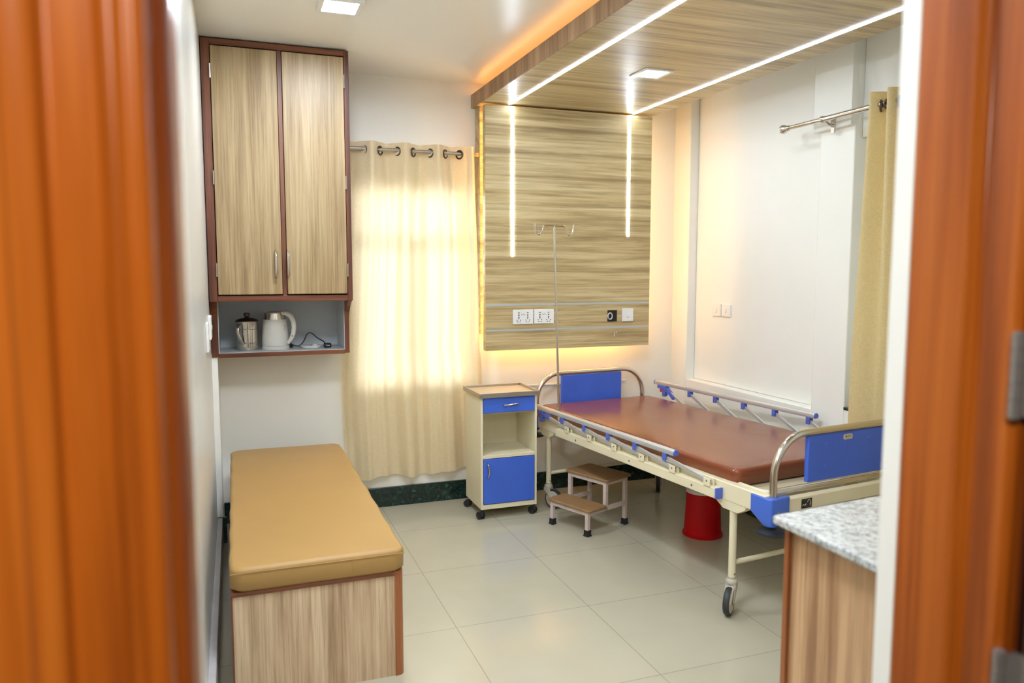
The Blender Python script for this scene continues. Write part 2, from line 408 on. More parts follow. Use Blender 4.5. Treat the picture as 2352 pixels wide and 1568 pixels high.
# ------------------------------------------------------------------ wooden door frame and open leaf
def jamb(sgn, x):
    # profile in plan from the room side to the corridor side
    def P(dx, y): return (x+sgn*dx, y)
    prof = [P(.06, .78), P(0, .78), P(0, .700), P(.002, .692), P(.007, .686), P(.014, .684), P(.014, .640), P(.020, .634)]
    if sgn < 0:
        prof += [P(.030, .634), P(.034, .628), P(.042, .628), P(.046, .634), P(.080, .634), P(.083, .622), P(.092, .618), P(.104, .618), P(.108, .630), P(.135, .630), P(.135, .66), P(.06, .66)]
    else:
        prof += [P(.06, .634), P(.06, .66)]
    return MB().prism(prof, 0, 2.16)
df = thing('trim_5', 'varnished orange brown wooden door frame in the foreground', 'door frame', ((DXL+DXR)/2, 0.7, 0)); df['kind'] = 'structure'
def local(mb, o):
    mb.v = [tuple(Vector(p)-Vector(o.location)) for p in mb.v]; return mb
local(jamb(-1, DXL), df).build('jamb', 'frame_wood', df, bevel=.003, seg=3)
local(jamb(1, DXR), df).build('jamb', 'frame_wood', df, bevel=.003, seg=3)
local(MB().box(DXL, DXR, .64, .78, 2.08, 2.16), df).build('head', 'frame_wood', df, bevel=.003)
dl = thing('door_1', 'dark brown wooden door leaf opened towards the viewer', 'door', (0.884, 0.615, 0)); dl['kind'] = 'structure'
leaf = MB().box(0, .04, -.86, 0, .01, 2.06); leaf.build('leaf', 'leaf_wood', dl, bevel=.003)
for a_, b_ in ((1.15, 1.9), (.2, 1.0)): MB().box(-.004, .004, -.75, -.12, a_, b_).build('raised_panel', 'leaf_wood', dl, bevel=.003)
for zc in (1.376, .985):
    h = MB().tube([(-.017, .016, zc-.052), (-.017, .016, zc+.052)], .0065, 14)
    for k in range(5): h.tube([(-.017, .016, zc-.05+k*.0205), (-.017, .016, zc-.05+k*.0205+.017)], .0078, 14)
    h.box(-.0025, .001, -.045, .012, zc-.05, zc+.05)
    h.bar((-.017, .016, zc), (-.001, .004, zc), .1, .003, (0, 0, 1)) if False else h.bar((-.017, .016, zc), (0.0, .0, zc), .003, .098)
    hg = h.build('hinge', 'hinge_steel', dl)
    MB().lathe([(.004, -.001), (.004, .001), (.002, .0015)], 10, (-.0027, -.02, zc), 0).lathe([(.004, -.001), (.004, .001), (.002, .0015)], 10, (-.0027, -.032, zc+.025), 0).build('screw', 'brass', hg)

# ------------------------------------------------------------------ wooden ceiling canopy + headboard panel
SX0, SX1, SZ0, SZ1, SY0 = 1.448, 2.655, 2.518, 2.602, 1.05
cp = thing('ceiling_canopy', 'suspended oak laminate ceiling canopy over the bed with two LED lines', 'ceiling panel', (2.05, 4.7, SZ0))
o = Vector(cp.location)
def L(mb, r): return local(mb, r)
L(MB().box(SX0+.006, SX1, SY0, YB, SZ0, SZ1), cp).build('soffit', 'oak_slab', cp, bevel=.002)
L(MB().box(SX0, SX0+.006, SY0, YB, SZ0-.001, SZ1), cp).build('fascia', 'oak_fascia', cp)
L(MB().box(SX0+.55, SX1-.12, SY0+.2, YB, SZ1, ZC), cp).build('hanger_box', 'wall_paint', cp)
for x, y0 in ((1.632, SY0+.25), (2.492, 2.30)):
    L(MB().box(x-.0075, x+.0075, y0, 4.505, SZ0-.003, SZ0+.002), cp).build('led_strip', 'led_white', cp)['label'] = 'cool white LED line'
L(MB().box(SX0+.05, SX0+.062, SY0+.1, YB-.03, SZ1, SZ1+.008), cp).build('cove_light', 'led_cove', cp)['label'] = 'warm LED cove strip above the canopy'

PX0, PX1, PY, PZ0, PZ1 = 1.470, 2.632, 4.50, 0.995, 2.506
hp = thing('headboard_panel', 'wall mounted oak laminate panel above the bed with two vertical LED lines', 'wall panel', (2.05, 4.6, PZ0))
L(MB().box(PX0, PX1, PY, PY+.05, PZ0, PZ1), hp).build('board', 'oak_x', hp, bevel=.0015)
L(MB().box(PX0+.004, PX1-.10, 4.622, YB, PZ0+.1, SZ0), hp).build('backing_box', 'oak_x', hp)
for z in (1.282, 1.122):
    L(MB().box(PX0+.001, PX1-.001, PY-.0012, PY+.004, z-.0065, z+.0065), hp).build('inlay_strip', 'aluminium_inlay', hp)['label'] = 'grey metal inlay line'
for x, z0 in ((1.648, 1.587), (2.462, 1.722)):
    L(MB().box(x-.0085, x+.0085, PY-.003, PY+.002, z0, PZ1-.002), hp).build('led_strip', 'led_white', hp)['label'] = 'cool white LED line'
for q in ((PX0+.05, PX0+.06, PZ0+.06, PZ1-.03), (PX1-.05, PX1-.04, PZ0+.06, PZ1-.03), (PX0+.1, PX1-.1, PZ0+.045, PZ0+.055)):
    L(MB().box(q[0], q[1], 4.60, 4.608, q[2], q[3]), hp).build('backlight', 'led_warm', hp)['label'] = 'warm LED strip hidden behind the panel'
hole = MB().box(2.318, 2.388, PY-.001, PY+.002, 1.160, 1.236)
oh = L(hole, hp).build('outlet_hole', 'void_dark', hp)
L(MB().tube([(2.336+.016*math.cos(a*PI/12), PY-.003, 1.196+.021*math.sin(a*PI/12)) for a in range(24)], .0042, 10, closed=True), hp).build('conduit_ring', 'aluminium', oh)
L(MB().bar((2.368, PY-.0008, 1.06), (2.372, PY-.0008, 1.088), .003, .0016, (0, 1, 0)), hp).build('scratch', 'white_plastic', hp)
L(MB().bar((2.384, PY-.0008, 1.082), (2.386, PY-.0008, 1.092), .003, .0016, (0, 1, 0)), hp).build('scratch', 'white_plastic', hp)
# thin ledge on the wall behind the bed head
struct(MB().box(1.74, 2.58, YB-.008, YB, .722, .730), 'trim_6', 'wall_paint', 'thin ledge line on the back wall behind the bed head', 'trim')

# twin socket plates and blank switch plate on the panel
def socket(x0, x1, z0, z1, label):
    cx, cz = (x0+x1)/2, (z0+z1)/2
    r = thing('socket_plate', label, 'wall socket', (cx, PY, cz), group='twin sockets on the headboard panel')
    hw, hh = (x1-x0)/2, (z1-z0)/2
    MB().box(-hw, hw, -.010, 0, -hh, hh).build('plate', 'white_plastic', r, bevel=.004, seg=3)
    for s in (-1, 1):
        x = s*.030; hb = MB(); rd = MB()
        for (dx, dz, ww, h2) in ((0, .012, .0035, .0045), (0, -.003, .003, .005), (0, -.010, .0018, .004), (-.012, -.020, .0028, .003), (.012, -.020, .0028, .003), (-.008, -.031, .0036, .0022), (.008, -.031, .0036, .0022)):
            hb.box(x+dx-ww, x+dx+ww, -.0106, -.009, dz-h2, dz+h2)
        rd.box(x-.006, x+.006, -.0106, -.009, .024, .029)
        hb.build('pin_holes', 'black_plastic', r); rd.build('indicator', 'socket_red', r)
    for s in (-1, 1):
        sw = MB().box(s*.008-.0065, s*.008+.0065, -.013, -.009, .016, .031); k = sw.build('rocker', 'white_plastic', r, bevel=.001)
        MB().box(s*.008-.006, s*.008+.006, -.0106, -.0099, .0125, .0145).build('mark', 'grey_mark', r)
    return r
socket(1.648, 1.787, 1.157, 1.251, 'white twin socket plate on the oak panel, nearest the curtain')
socket(1.793, 1.929, 1.158, 1.251, 'white twin socket plate on the oak panel, beside the drip stand pole')
def blank(name, label, loc, rz, hw, hh, group=None, th=.010):
    r = thing(name, label, 'wall switch', loc, rz, group)
    MB().box(-hw, hw, -th, 0, -hh, hh).build('plate', 'white_plastic', r, bevel=.004, seg=3)
    MB().box(-.007, .007, -th-.003, -th+.001, -.011, .011).build('rocker', 'white_plastic', r, bevel=.0015)
    MB().box(-.008, .008, -th-.0006, -th+.001, -.0165, -.0145).build('mark', 'grey_mark', r)
    return r
blank('switch_plate', 'white call switch plate on the oak panel beside the square hole', (2.466, PY, 1.2025), 0, .042, .0435)
blank('switch_plate', 'white switch plate in the right wall recess, nearer the bed head', (NX, 4.268, 1.236), -PI/2, .047, .042, 'pair of switches in the right wall recess')
blank('switch_plate', 'white switch plate in the right wall recess, nearer the window', (NX, 4.165, 1.238), -PI/2, .047, .042, 'pair of switches in the right wall recess')
blank('switch_plate', 'white switch plate on the left wall, the lower and nearer of two', (XL, 3.68, 1.20), PI/2, .07, .065, 'switches on the left wall by the cabinet', .012)
blank('switch_plate', 'white switch plate on the left wall, the higher one beside the cabinet shelf', (XL, 3.98, 1.222), PI/2, .07, .057, 'switches on the left wall by the cabinet', .016)

# square LED downlights, plus one added fill light
def lamp(label, x, y, z, th, w=.165, e=.125, mat='led_panel'):
    r = thing('ceiling_light', label, 'ceiling light', (x, y, z))
    f = MB(); h = w/2; k = e/2
    f.box(-h, h, -h, -k, -th, 0).box(-h, h, k, h, -th, 0).box(-h, -k, -k, k, -th, 0).box(k, h, -k, k, -th, 0)
    f.build('frame', 'white_plastic', r, bevel=.002)
    MB().box(-k, k, -k, k, -th+.002, -.002).build('diffuser', mat, r)
    return r
lamp('square white LED light on the cream ceiling near the wall cabinet', .478, 3.51, ZC, .022, .19, .145)
lamp('square LED downlight set into the oak canopy', 2.075, 3.56, SZ0, .006, .172, .13, 'led_panel_soft')
lamp('added LED fill light on the cream ceiling above the doorway side, out of view', .50, 1.75, ZC, .022, .60, .55, 'led_panel_fill')  # unseen light, added to brighten the left and front of the room

# ------------------------------------------------------------------ wall cabinet with open niche
CX0, CX1, CY = -.122, .612, 4.22
wc = thing('wall_cabinet', 'tall oak laminate wall cabinet with dark teak frame and open niche below', 'cabinet', (.245, 4.72, 1.03))
for a_, b_ in ((CX0, CX0+.042), (CX1-.026, CX1)): L(MB().box(a_, b_, CY, YB, 1.335, 2.662), wc).build('side_stile', 'teak_trim', wc, bevel=.002)
for a_, b_ in ((2.632, 2.662), (1.335, 1.366)): L(MB().box(CX0+.042, CX1-.026, CY, YB, a_, b_), wc).build('rail', 'teak_trim_x', wc, bevel=.002)
L(MB().box(.246, .266, CY+.004, CY+.03, 1.366, 2.632), wc).build('mullion', 'teak_trim', wc)
L(MB().box(CX0+.042, CX1-.026, CY+.03, CY+.036, 1.366, 2.632), wc).build('gap_shade', 'void_dark', wc)  # near-black sheet close behind the doors, standing in for shade in their gaps
def cdoor(x0, x1, hx, hinge_x):
    d = L(MB().box(x0, x1, CY-.008, CY+.012, 1.372, 2.626), wc).build('door', 'oak_door', wc, bevel=.003)
    y = CY-.008
    L(MB().tube([(hx, y, 1.468), (hx, y-.018, 1.470), (hx, y-.026, 1.480), (hx, y-.028, 1.532), (hx, y-.026, 1.586), (hx, y-.018, 1.596), (hx, y, 1.598)], .0068, 12), wc).build('handle', 'steel', d)
    for z in (2.50, 1.97, 1.50): L(MB().tube([(hinge_x, y-.002, z-.035), (hinge_x, y-.002, z+.035)], .0042, 8), wc).build('hinge', 'brushed_steel', d)
    return d
cdoor(-.077, .243, .212, -.080); cdoor(.269, .583, .274, .586)
# niche: side boards with concave front edge
NF = 4.372
def sideboard(x0, x1):
    pr = [(YB, 1.03), (NF, 1.03), (NF, 1.20)]
    for i in range(1, 9):
        t = i/8; pr.append((NF-(.142)*(t**2.4), 1.20+.135*t))
    pr.append((YB, 1.335))
    return MB().prism(pr, x0, x1, 0)
L(sideboard(CX0, CX0+.034), wc).build('niche_side', 'teak_trim', wc, bevel=.0015)
L(sideboard(CX1-.026, CX1-.002), wc).build('niche_side', 'teak_trim', wc, bevel=.0015)
L(MB().box(CX0+.034, CX1-.026, NF, YB, 1.026, 1.050), wc).build('niche_shelf', 'teak_trim_x', wc, bevel=.0015)
gl = MB().box(CX0+.034, CX0+.038, NF+.004, YB-.02, 1.050, 1.335).box(CX1-.030, CX1-.026, NF+.012, YB-.02, 1.050, 1.335)
gl.box(CX0+.038, CX1-.030, YB-.024, YB-.018, 1.050, 1.335).box(CX0+.038, CX1-.030, NF+.003, YB-.024, 1.0495, 1.052)
L(gl, wc).build('niche_lining', 'grey_laminate', wc)
ZN = 1.052
# steel jug
jg = thing('water_jug', 'lidded stainless steel water jug in the cabinet niche', 'jug', (.062, 4.515, ZN))
MB().lathe([(.052, 0), (.057, .003), (.058, .02), (.0585, .04), (.057, .042), (.0585, .044), (.0585, .118), (.057, .120), (.0585, .122), (.0585, .158), (.060, .163)], 40).build('body', 'steel', jg)
MB().lathe([(.0615, .160), (.0615, .166), (.055, .172), (.030, .180), (.013, .183), (.011, .187), (.016, .190), (.0165, .205), (.013, .209), (0, .210)], 40).build('lid', 'bronze', jg)
MB().tube([(-.035, -.045, .148), (-.046, -.062, .145), (-.053, -.074, .128), (-.052, -.078, .100), (-.040, -.070, .068), (-.026, -.058, .042), (-.022, -.053, .038)], .007, 10, sq=(.6, 1.3)).build('handle', 'steel', jg)
# electric kettle
kt = thing('electric_kettle', 'white electric kettle with steel collar beside the jug', 'kettle', (.213, 4.52, ZN))
MB().lathe([(.074, 0), (.076, .004), (.076, .017), (.074, .020)], 40).build('power_base', 'kettle_white', kt)
MB().lathe([(.073, .021), (.075, .026), (.073, .060), (.068, .120), (.063, .170)], 40).build('body', 'kettle_white', kt)
MB().lathe([(.0632, .170), (.058, .205), (.056, .207)], 40).build('collar', 'steel', kt)
MB().lathe([(.057, .206), (.055, .210), (.040, .213), (0, .214)], 40).build('lid', 'kettle_white', kt)
hk = MB().tube([(.035, -.035, .208), (.062, -.040, .206), (.086, -.043, .188), (.099, -.045, .155), (.101, -.046, .120), (.095, -.046, .085), (.082, -.044, .055), (.066, -.040, .034)], .012, 14, rs=[.010, .015, .016, .0145, .0135, .013, .0125, .009], sq=(1.0, 1.2))
hd = hk.build('handle', 'kettle_white', kt)
MB().lathe([(.0035, -.002), (.0035, .001), (0, .0012)], 12, (.089, -.060, .076), 1).build('switch', 'socket_red', hd)
kk = MB().tube([(.047+.006*math.cos(math.radians(a)), -.0535, .128+.009*math.sin(math.radians(a))) for a in range(150, -91, -30)], .0013, 6)
kk.lathe([(.0022, -.001), (.0022, .001)], 8, (.0490, -.0545, .110), 1)
kk.build('mark', 'grey_mark', kt)
# white dish and power cord
MBd = MB().lathe([(.045, 0), (.052, .003), (.058, .012), (.060, .0175), (.057, .0185), (.020, .0165), (0, .016)], 36)
ds = thing('dish', 'small flat white dish in the cabinet niche beside the cord', 'dish', (.408, 4.50, ZN))
MBd.build('bowl', 'white_plastic', ds)
MB().lathe([(.016, .016), (.015, .021), (.011, .023), (0, .0235)], 24, (.02, 0, 0)).build('knob', 'white_plastic', ds)
pc = thing('power_cord', 'black power cord arching over the white dish in the niche', 'power cord', (.30, 4.60, ZN))
path = [(.005, -.015, .016), (.035, -.02, .008), (.055, -.02, .012), (.075, -.02, .035), (.090, -.02, .068), (.105, -.02, .082), (.125, -.02, .076), (.150, -.025, .052), (.180, -.04, .034), (.190, -.06, .024), (.192, -.075, .018)]
def smoothpath(p, n=6):
    out = []; p = [Vector(q) for q in p]
    for i in range(len(p)-1):
        a = p[max(i-1, 0)]; b = p[i]; c = p[i+1]; d = p[min(i+2, len(p)-1)]
        for k in range(n):
            t = k/n
            out.append(.5*((2*b)+(c-a)*t+(2*a-5*b+4*c-d)*t*t+(3*b-a-3*c+d)*t**3))
    out.append(p[-1]); return out
MB().tube(smoothpath(path), .0032, 8).build('cable', 'black_plastic', pc)
pg = MB().box(-.022, .004, -.045, -.013, 0, .032).box(-.004, .012, -.04, -.018, 0, .02).build('plug', 'black_plastic', pc, bevel=.006, seg=3)
MB().tube([(-.014, -.035, .03), (-.014, -.035, .046)], .0022, 8).build('pin', 'steel', pg)
cn = MB().box(.180, .222, -.115, -.075, 0, .026).build('connector', 'black_plastic', pc, bevel=.007, seg=3)
MB().bar((.192, -.1155, .012), (.212, -.1155, .012), .003, .001, (0, 1, 0)).build('mark', 'white_plastic', cn)

# ------------------------------------------------------------------ storage bench and cushion
BX0, BX1, BY0, BY1 = -.045, .553, 2.675, 4.50
bn = thing('storage_bench', 'low oak laminate storage bench with rounded teak corner post', 'bench', (.25, 3.58, 0))
L(MB().box(BX0+.006, BX1-.030, BY0+.004, BY1, .0, .385), bn).build('carcass', 'oak_bench', bn)
L(MB().box(BX1-.030, BX1-.006, BY0+.05, BY1, .0, .385), bn).build('front_panel', 'oak_bench', bn)
pp = [(BX1, BY0+.045), (BX1-.034, BY0+.045), (BX1-.034, BY0)]+arc(BX1-.026, BY0+.026, .026, -90, 0, 8)
L(MB().prism(pp, 0, .401, 2), bn).build('corner_post', 'teak_orange', bn)
L(MB().box(BX0, BX1-.034, BY0-.002, BY0+.02, .385, .401).box(BX0, BX1-.006, BY0+.02, BY1, .385, .401), bn).build('top_trim', 'teak_trim_x', bn, bevel=.0015)
L(MB().box(BX0, BX0+.006, BY0, BY0+.02, 0, .385), bn).build('edge_trim', 'teak_trim', bn)
def cushion(name, label, cat, x0, x1, y0, y1, z0, z1, mat, loc, rz=0, r=.028, crown=.006, rc=.05, seed=1):
    """soft rectangular pad with rounded edges; coordinates local to loc"""
    rnd = random.Random(seed); mb = MB()
    rings = [(0.012, z0), (0.0, z0+.012), (0.0, z1-r)]
    for i in range(1, 7):
        a = i/6*PI/2; rings.append((r*(1-math.cos(a)), z1-r+r*math.sin(a)))
    ph = [rnd.uniform(0, 6) for _ in range(8)]
    def outline(ins):
        pts = []
        R = max(rc-ins, .004)
        for (cx, cy, a0) in ((x1-rc, y1-rc, 0), (x0+rc, y1-rc, 90), (x0+rc, y0+rc, 180), (x1-rc, y0+rc, 270)):
            for k in range(7):
                a = math.radians(a0+15*k); pts.append([cx+R*math.cos(a), cy+R*math.sin(a)])
        out = []
        n = len(pts)
        for i in range(n):
            a = pts[i]; b = pts[(i+1) % n]; d = math.hypot(b[0]-a[0], b[1]-a[1]); m = max(1, int(d/.06))
            for k in range(m): out.append((a[0]+(b[0]-a[0])*k/m, a[1]+(b[1]-a[1])*k/m))
        return out
    n0 = None; vs = []; fs = []
    base = outline(0); n = len(base); cx, cy = (x0+x1)/2, (y0+y1)/2
    def shrink(p, ins):
        fx = 1-ins/((x1-x0)/2); fy = 1-ins/((y1-y0)/2)
        return (cx+(p[0]-cx)*fx, cy+(p[1]-cy)*fy)
    def wav(x, y): return .0022*math.sin(5*x+ph[0]+2*y)+.0018*math.sin(9*y+ph[1])+.0012*math.sin(17*x-6*y+ph[2])
    for ins, z in rings:
        for p in base:
            q = shrink(p, ins); k = (z-z0)/(z1-z0)
            vs.append((q[0]+.0025*math.sin(23*p[1]+ph[3])*k*(abs(p[0]-cx) > (x1-x0)/2-.01), q[1], z+wav(*q)*max(0, k-.5)))
    ins0 = r
    steps = 8
    for j in range(1, steps+1):
        t = j/steps
        for p in base:
            fx = (1-ins0/((x1-x0)/2))*(1-t); fy = (1-ins0/((y1-y0)/2))*(1-t)
            if j == steps: fx = .0; fy = (1-ins0/((y1-y0)/2))*.0
            q = (cx+(p[0]-cx)*fx, cy+(p[1]-cy)*fy)
            vs.append((q[0], q[1], z1+crown*(1-(1-t)**2)+wav(*q)))
    R = len(rings)+steps
    for i in range(R-1):
        for k in range(n):
            l = (k+1) % n; fs.append((i*n+k, i*n+l, (i+1)*n+l, (i+1)*n+k))
    fs.append(tuple(range(n-1, -1, -1)))
    mb.add(vs, fs)
    o = thing(name, label, cat, loc, rz) if False else None
    ob = mb.build(name, mat, None, smooth=60); ob.location = loc; ob.rotation_euler = (0, 0, rz)
    return tag(ob, label, cat)
bc = cushion('bench_cushion', 'tan vinyl bench cushion lying on the storage bench', 'cushion', -.302, .302, -.915, .915, 0, .086, 'tan_vinyl', (.255, 3.575, .403), 0, r=.018, crown=.004, rc=.045, seed=3)
sm = MB().tube([(-.2995, -.9165, .070), (.0, -.9175, .070), (.2995, -.9165, .070)], .0012, 6).tube([(.11, -.9172, .070), (.11, -.9172, .006)], .0011, 6)
sm.build('seam', 'tan_vinyl', bc)

# ------------------------------------------------------------------ curtains
def fold_path(s, t, crests):
    return 0
def back_curtain():
    NXs, NZs = 220, 60
    z_top, z_bot = 2.262, .205
    vs = []; fs = []
    def kf(z, tab):
        for (a, va), (b, vb) in zip(tab, tab[1:]):
            if a >= z >= b: return va+(vb-va)*(a-z)/(a-b)
        return tab[-1][1]
    for j in range(NZs+1):
        t = j/NZs; z = z_top+(z_bot-z_top)*t
        xl = kf(z, [(2.27, .668), (1.8, .655), (1.2, .625), (.78, .600), (.2, .62)])
        xr = kf(z, [(2.27, 1.424), (2.1, 1.430), (1.6, 1.448), (1.0, 1.462), (.85, 1.49), (.2, 1.52)])
        loose = min(1, max(0, (2.15-z)/.5))
        for i in range(NXs+1):
            s = i/NXs
            xt = .675+s*.751
            ph = 2*PI*(xt-.80)/.2
            x = xl+(xr-xl)*s
            A = .040*(1-.25*loose)
            q_ = ph+loose*.7*math.sin(2.2*s*6+1)
            y = 4.618-A*(math.cos(q_)+.12*math.cos(3*q_))
            y += -loose*.012*math.cos(2.7*ph*.6+1.3+.6*t)-loose*.007*math.sin(1.9*ph+2*t)-loose*.004*math.cos(4.3*ph+1.5*t)
            y += .016*loose+.022*max(0, min(1, (1.5-z)/.7))
            if s > .9: y -= .045*loose*(s-.9)/.1*(1 if z > .95 else max(0, (z-.85)/.1))
            x += loose*.010*math.sin(ph*.5+t*3+.8)*(1-abs(2*s-1))
            dz = .010*math.sin(ph*.5+.4)*t if t > .9 else 0
            vs.append((x, min(y, 4.698), z+dz))
    for j in range(NZs):
        for i in range(NXs):
            a = j*(NXs+1)+i; fs.append((a, a+1, a+NXs+2, a+NXs+1))
    r = thing('curtain', 'long cream eyelet curtain glowing over the back window', 'curtain', (1.05, 4.62, .2))
    L(MB().add(vs, fs), r).build('fabric', 'curtain_fabric', r, smooth=180)
    for x, s in ((.752, 1), (.848, -1), (.950, 1), (1.050, -1), (1.152, 1), (1.250, -1), (1.340, 1)):
        ang = math.radians(-50*s)
        u = Vector((math.cos(ang), math.sin(ang), 0))
        pts = [Vector((x, 4.618, 2.212))+u*.024*math.cos(a*PI/12)+Vector((0, 0, 1))*.024*math.sin(a*PI/12) for a in range(24)]
        L(MB().tube(pts, .0052, 8, closed=True), r).build('eyelet', 'bronze', r)
    return r
back_curtain()
rd = thing('curtain_rod', 'brushed steel curtain rod carrying the back window curtain', 'curtain rod', (1.05, 4.618, 2.218))
L(MB().tube([(.64, 4.618, 2.218), (1.448, 4.618, 2.218)], .0115, 16), rd).build('rod', 'brushed_steel', rd)
L(MB().tube([(1.448, 4.618, 2.218), (1.463, 4.618, 2.218)], .013, 16), rd).build('end_cap', 'brass', rd)
L(MB().bar((.66, 4.618, 2.200), (.66, YB, 2.200), .016, .012).box(.65, .67, YB-.006, YB, 2.17, 2.24), rd).build('bracket', 'brushed_steel', rd)

def side_curtain():
    NYs, NZs = 240, 50
    z_top, z_bot = 2.330, .18
    vs = []; fs = []
    for j in range(NZs+1):
        t = j/NZs; z = z_top+(z_bot-z_top)*t
        loose = min(1, t*1.6)
        for i in range(NYs+1):
            s = i/NYs
            y0 = 2.855+.10*loose; y1 = 2.20-.25*loose
            y = y0+(y1-y0)*s
            ph = 2*PI*(s*6.5)
            x = 2.872+.040*loose+(.044-.018*loose)*math.cos(ph+PI-.35+.25*loose*math.sin(3*s))-.006*loose*math.cos(2*ph+2)
            y += .012*loose*math.sin(ph*.7+2*t)
            if z < 1.05:      # pressed against the wall by the bed corner
                k = min(1, (1.05-z)/.18)*max(0, 1-abs(y-2.58)/.22)
                x = x+(max(x, 2.936)-x)*min(1, k*1.6)
            vs.append((x, y, z))
    for j in range(NZs):
        for i in range(NYs):
            a = j*(NYs+1)+i; fs.append((a, a+1, a+NYs+2, a+NYs+1))
    r = thing('curtain', 'pale gold eyelet curtain beside the right window, behind the bed foot', 'curtain', (2.82, 2.45, .18))
    L(MB().add(vs, fs), r).build('fabric', 'curtain_fabric_side', r, smooth=180)
    for k, y in enumerate((2.825, 2.774, 2.724, 2.674, 2.623)):
        sg = 1 if k % 2 else -1
        ang = math.radians(90+52*sg)
        u = Vector((math.cos(ang), math.sin(ang), 0))
        pts = [Vector((2.872, y, 2.265))+u*.024*math.cos(a*PI/12)+Vector((0, 0, 1))*.024*math.sin(a*PI/12) for a in range(24)]
        L(MB().tube(pts, .0052, 8, closed=True), r).build('eyelet', 'bronze', r)
side_curtain()
r2 = thing('curtain_rod', 'chrome extendable curtain rod with ball end on the right wall', 'curtain rod', (2.872, 2.9, 2.26))
L(MB().tube([(2.872, 1.95, 2.271), (2.872, 3.20, 2.271)], .0145, 18), r2).build('outer_tube', 'steel', r2)
L(MB().tube([(2.872, 3.18, 2.271), (2.872, 3.46, 2.271)], .0115, 18), r2).build('inner_tube', 'steel', r2)
L(MB().lathe([(.0165, -.012), (.0175, -.008), (.0175, .006), (.014, .010)], 20, (2.872, 3.205, 2.271), 1), r2).build('collar', 'steel', r2)
L(MB().lathe([(.0125, 0), (.015, .004), (.015, .012), (.011, .016), (.014, .022), (.022, .034), (.025, .047), (.022, .060), (.012, .069), (0, .072)], 24, (2.872, 3.452, 2.271), 1), r2).build('finial', 'steel', r2)
bk = MB().tube(smoothpath([(2.872, 3.175, 2.256), (2.884, 3.175, 2.250), (2.900, 3.175, 2.240), (2.912, 3.175, 2.236), (2.918, 3.175, 2.236)]), .007, 10)
bk.box(2.912, 2.922, 3.163, 3.187, 2.20, 2.272)
L(bk, r2).build('bracket', 'steel', r2)

# ------------------------------------------------------------------ bedside locker
lk = thing('bedside_locker', 'cream and blue steel bedside locker on castors beside the bed', 'bedside cabinet', (1.534, 4.40, 0))
LW, LY0, LY1, LZ0, LZ1 = .180, -.155, .160, .062, .748
b = MB()
t = .014
b.box(-LW, -LW+t, LY0, LY1, LZ0, LZ1).box(LW-t, LW, LY0, LY1, LZ0, LZ1).box(-LW+t, LW-t, LY1-.006, LY1, LZ0, LZ1)
b.box(-LW+t, LW-t, LY0, LY1-.006, LZ0, LZ0+.028).box(-LW+t, LW-t, LY0, LY1-.006, LZ1-.006, LZ1)
b.box(-LW+t, LW-t, LY0+.02, LY1-.006, .640, .646)
b.build('body', 'cream_metal', lk, bevel=.0015)
MB().box(-LW+t, LW-t, LY0+.001, LY1-.006, .372, .392).build('shelf', 'cream_metal', lk, bevel=.002)
dr = MB().box(-LW+t+.002, LW-t-.002, LY0-.004, LY0+.015, .650, .745).build('drawer', 'blue_board', lk, bevel=.002)
MB().tube(smoothpath([(-.036, LY0-.004, .694), (-.032, LY0-.016, .695), (0, LY0-.022, .696), (.046, LY0-.016, .700), (.050, LY0-.004, .700)]), .0055, 10).build('handle', 'steel', dr)
dd = MB().box(-LW+t+.002, LW-t-.002, LY0-.004, LY0+.012, .094, .369).build('door', 'blue_board', lk, bevel=.002)
MB().tube(smoothpath([(-.140, LY0-.004, .342), (-.139, LY0-.016, .336), (-.133, LY0-.022, .300), (-.138, LY0-.016, .266), (-.140, LY0-.004, .260)]), .0052, 10).build('handle', 'steel', dd)
TX, TY0, TY1 = .193, LY0-.022, LY1+.012
MB().box(-TX+.004, TX-.004, TY0+.004, TY1-.004, .749, .758).build('tray_top', 'tray_laminate', lk)
tr = MB(); 
for (a, c, d, e) in ((-TX, TX, TY0, TY0+.006), (-TX, TX, TY1-.006, TY1), (-TX, -TX+.006, TY0+.006, TY1-.006), (TX-.006, TX, TY0+.006, TY1-.006)): tr.box(a, c, d, e, .744, .773)
tr.build('tray_rim', 'brushed_steel', lk, bevel=.0025)
def twin_caster():
    r = MB().tube([(0, 0, .045), (0, 0, .064)], .007, 10)
    ob = r.build('caster', 'black_rubber', lk)
    for s in (-1, 1):
        MB().lathe([(.017, -.008), (.0225, -.006), (.0225, .006), (.017, .008)], 20, (s*.013, .012, .0227), 0).build('wheel', 'black_rubber', ob)
    MB().box(-.006, .006, -.008, .026, .018, .046).build('fork', 'dark_wheel', ob, bevel=.003)
    return ob
c0 = twin_caster()
for i, (x, y, a) in enumerate(((-.172, -.142, .3), (.168, -.142, .5), (-.168, .125, .8), (.168, .14, .2))):
    c = c0 if i == 0 else copy_tree(c0, lk)
    c.location = (x, y, 0); c.rotation_euler = (0, 0, a)

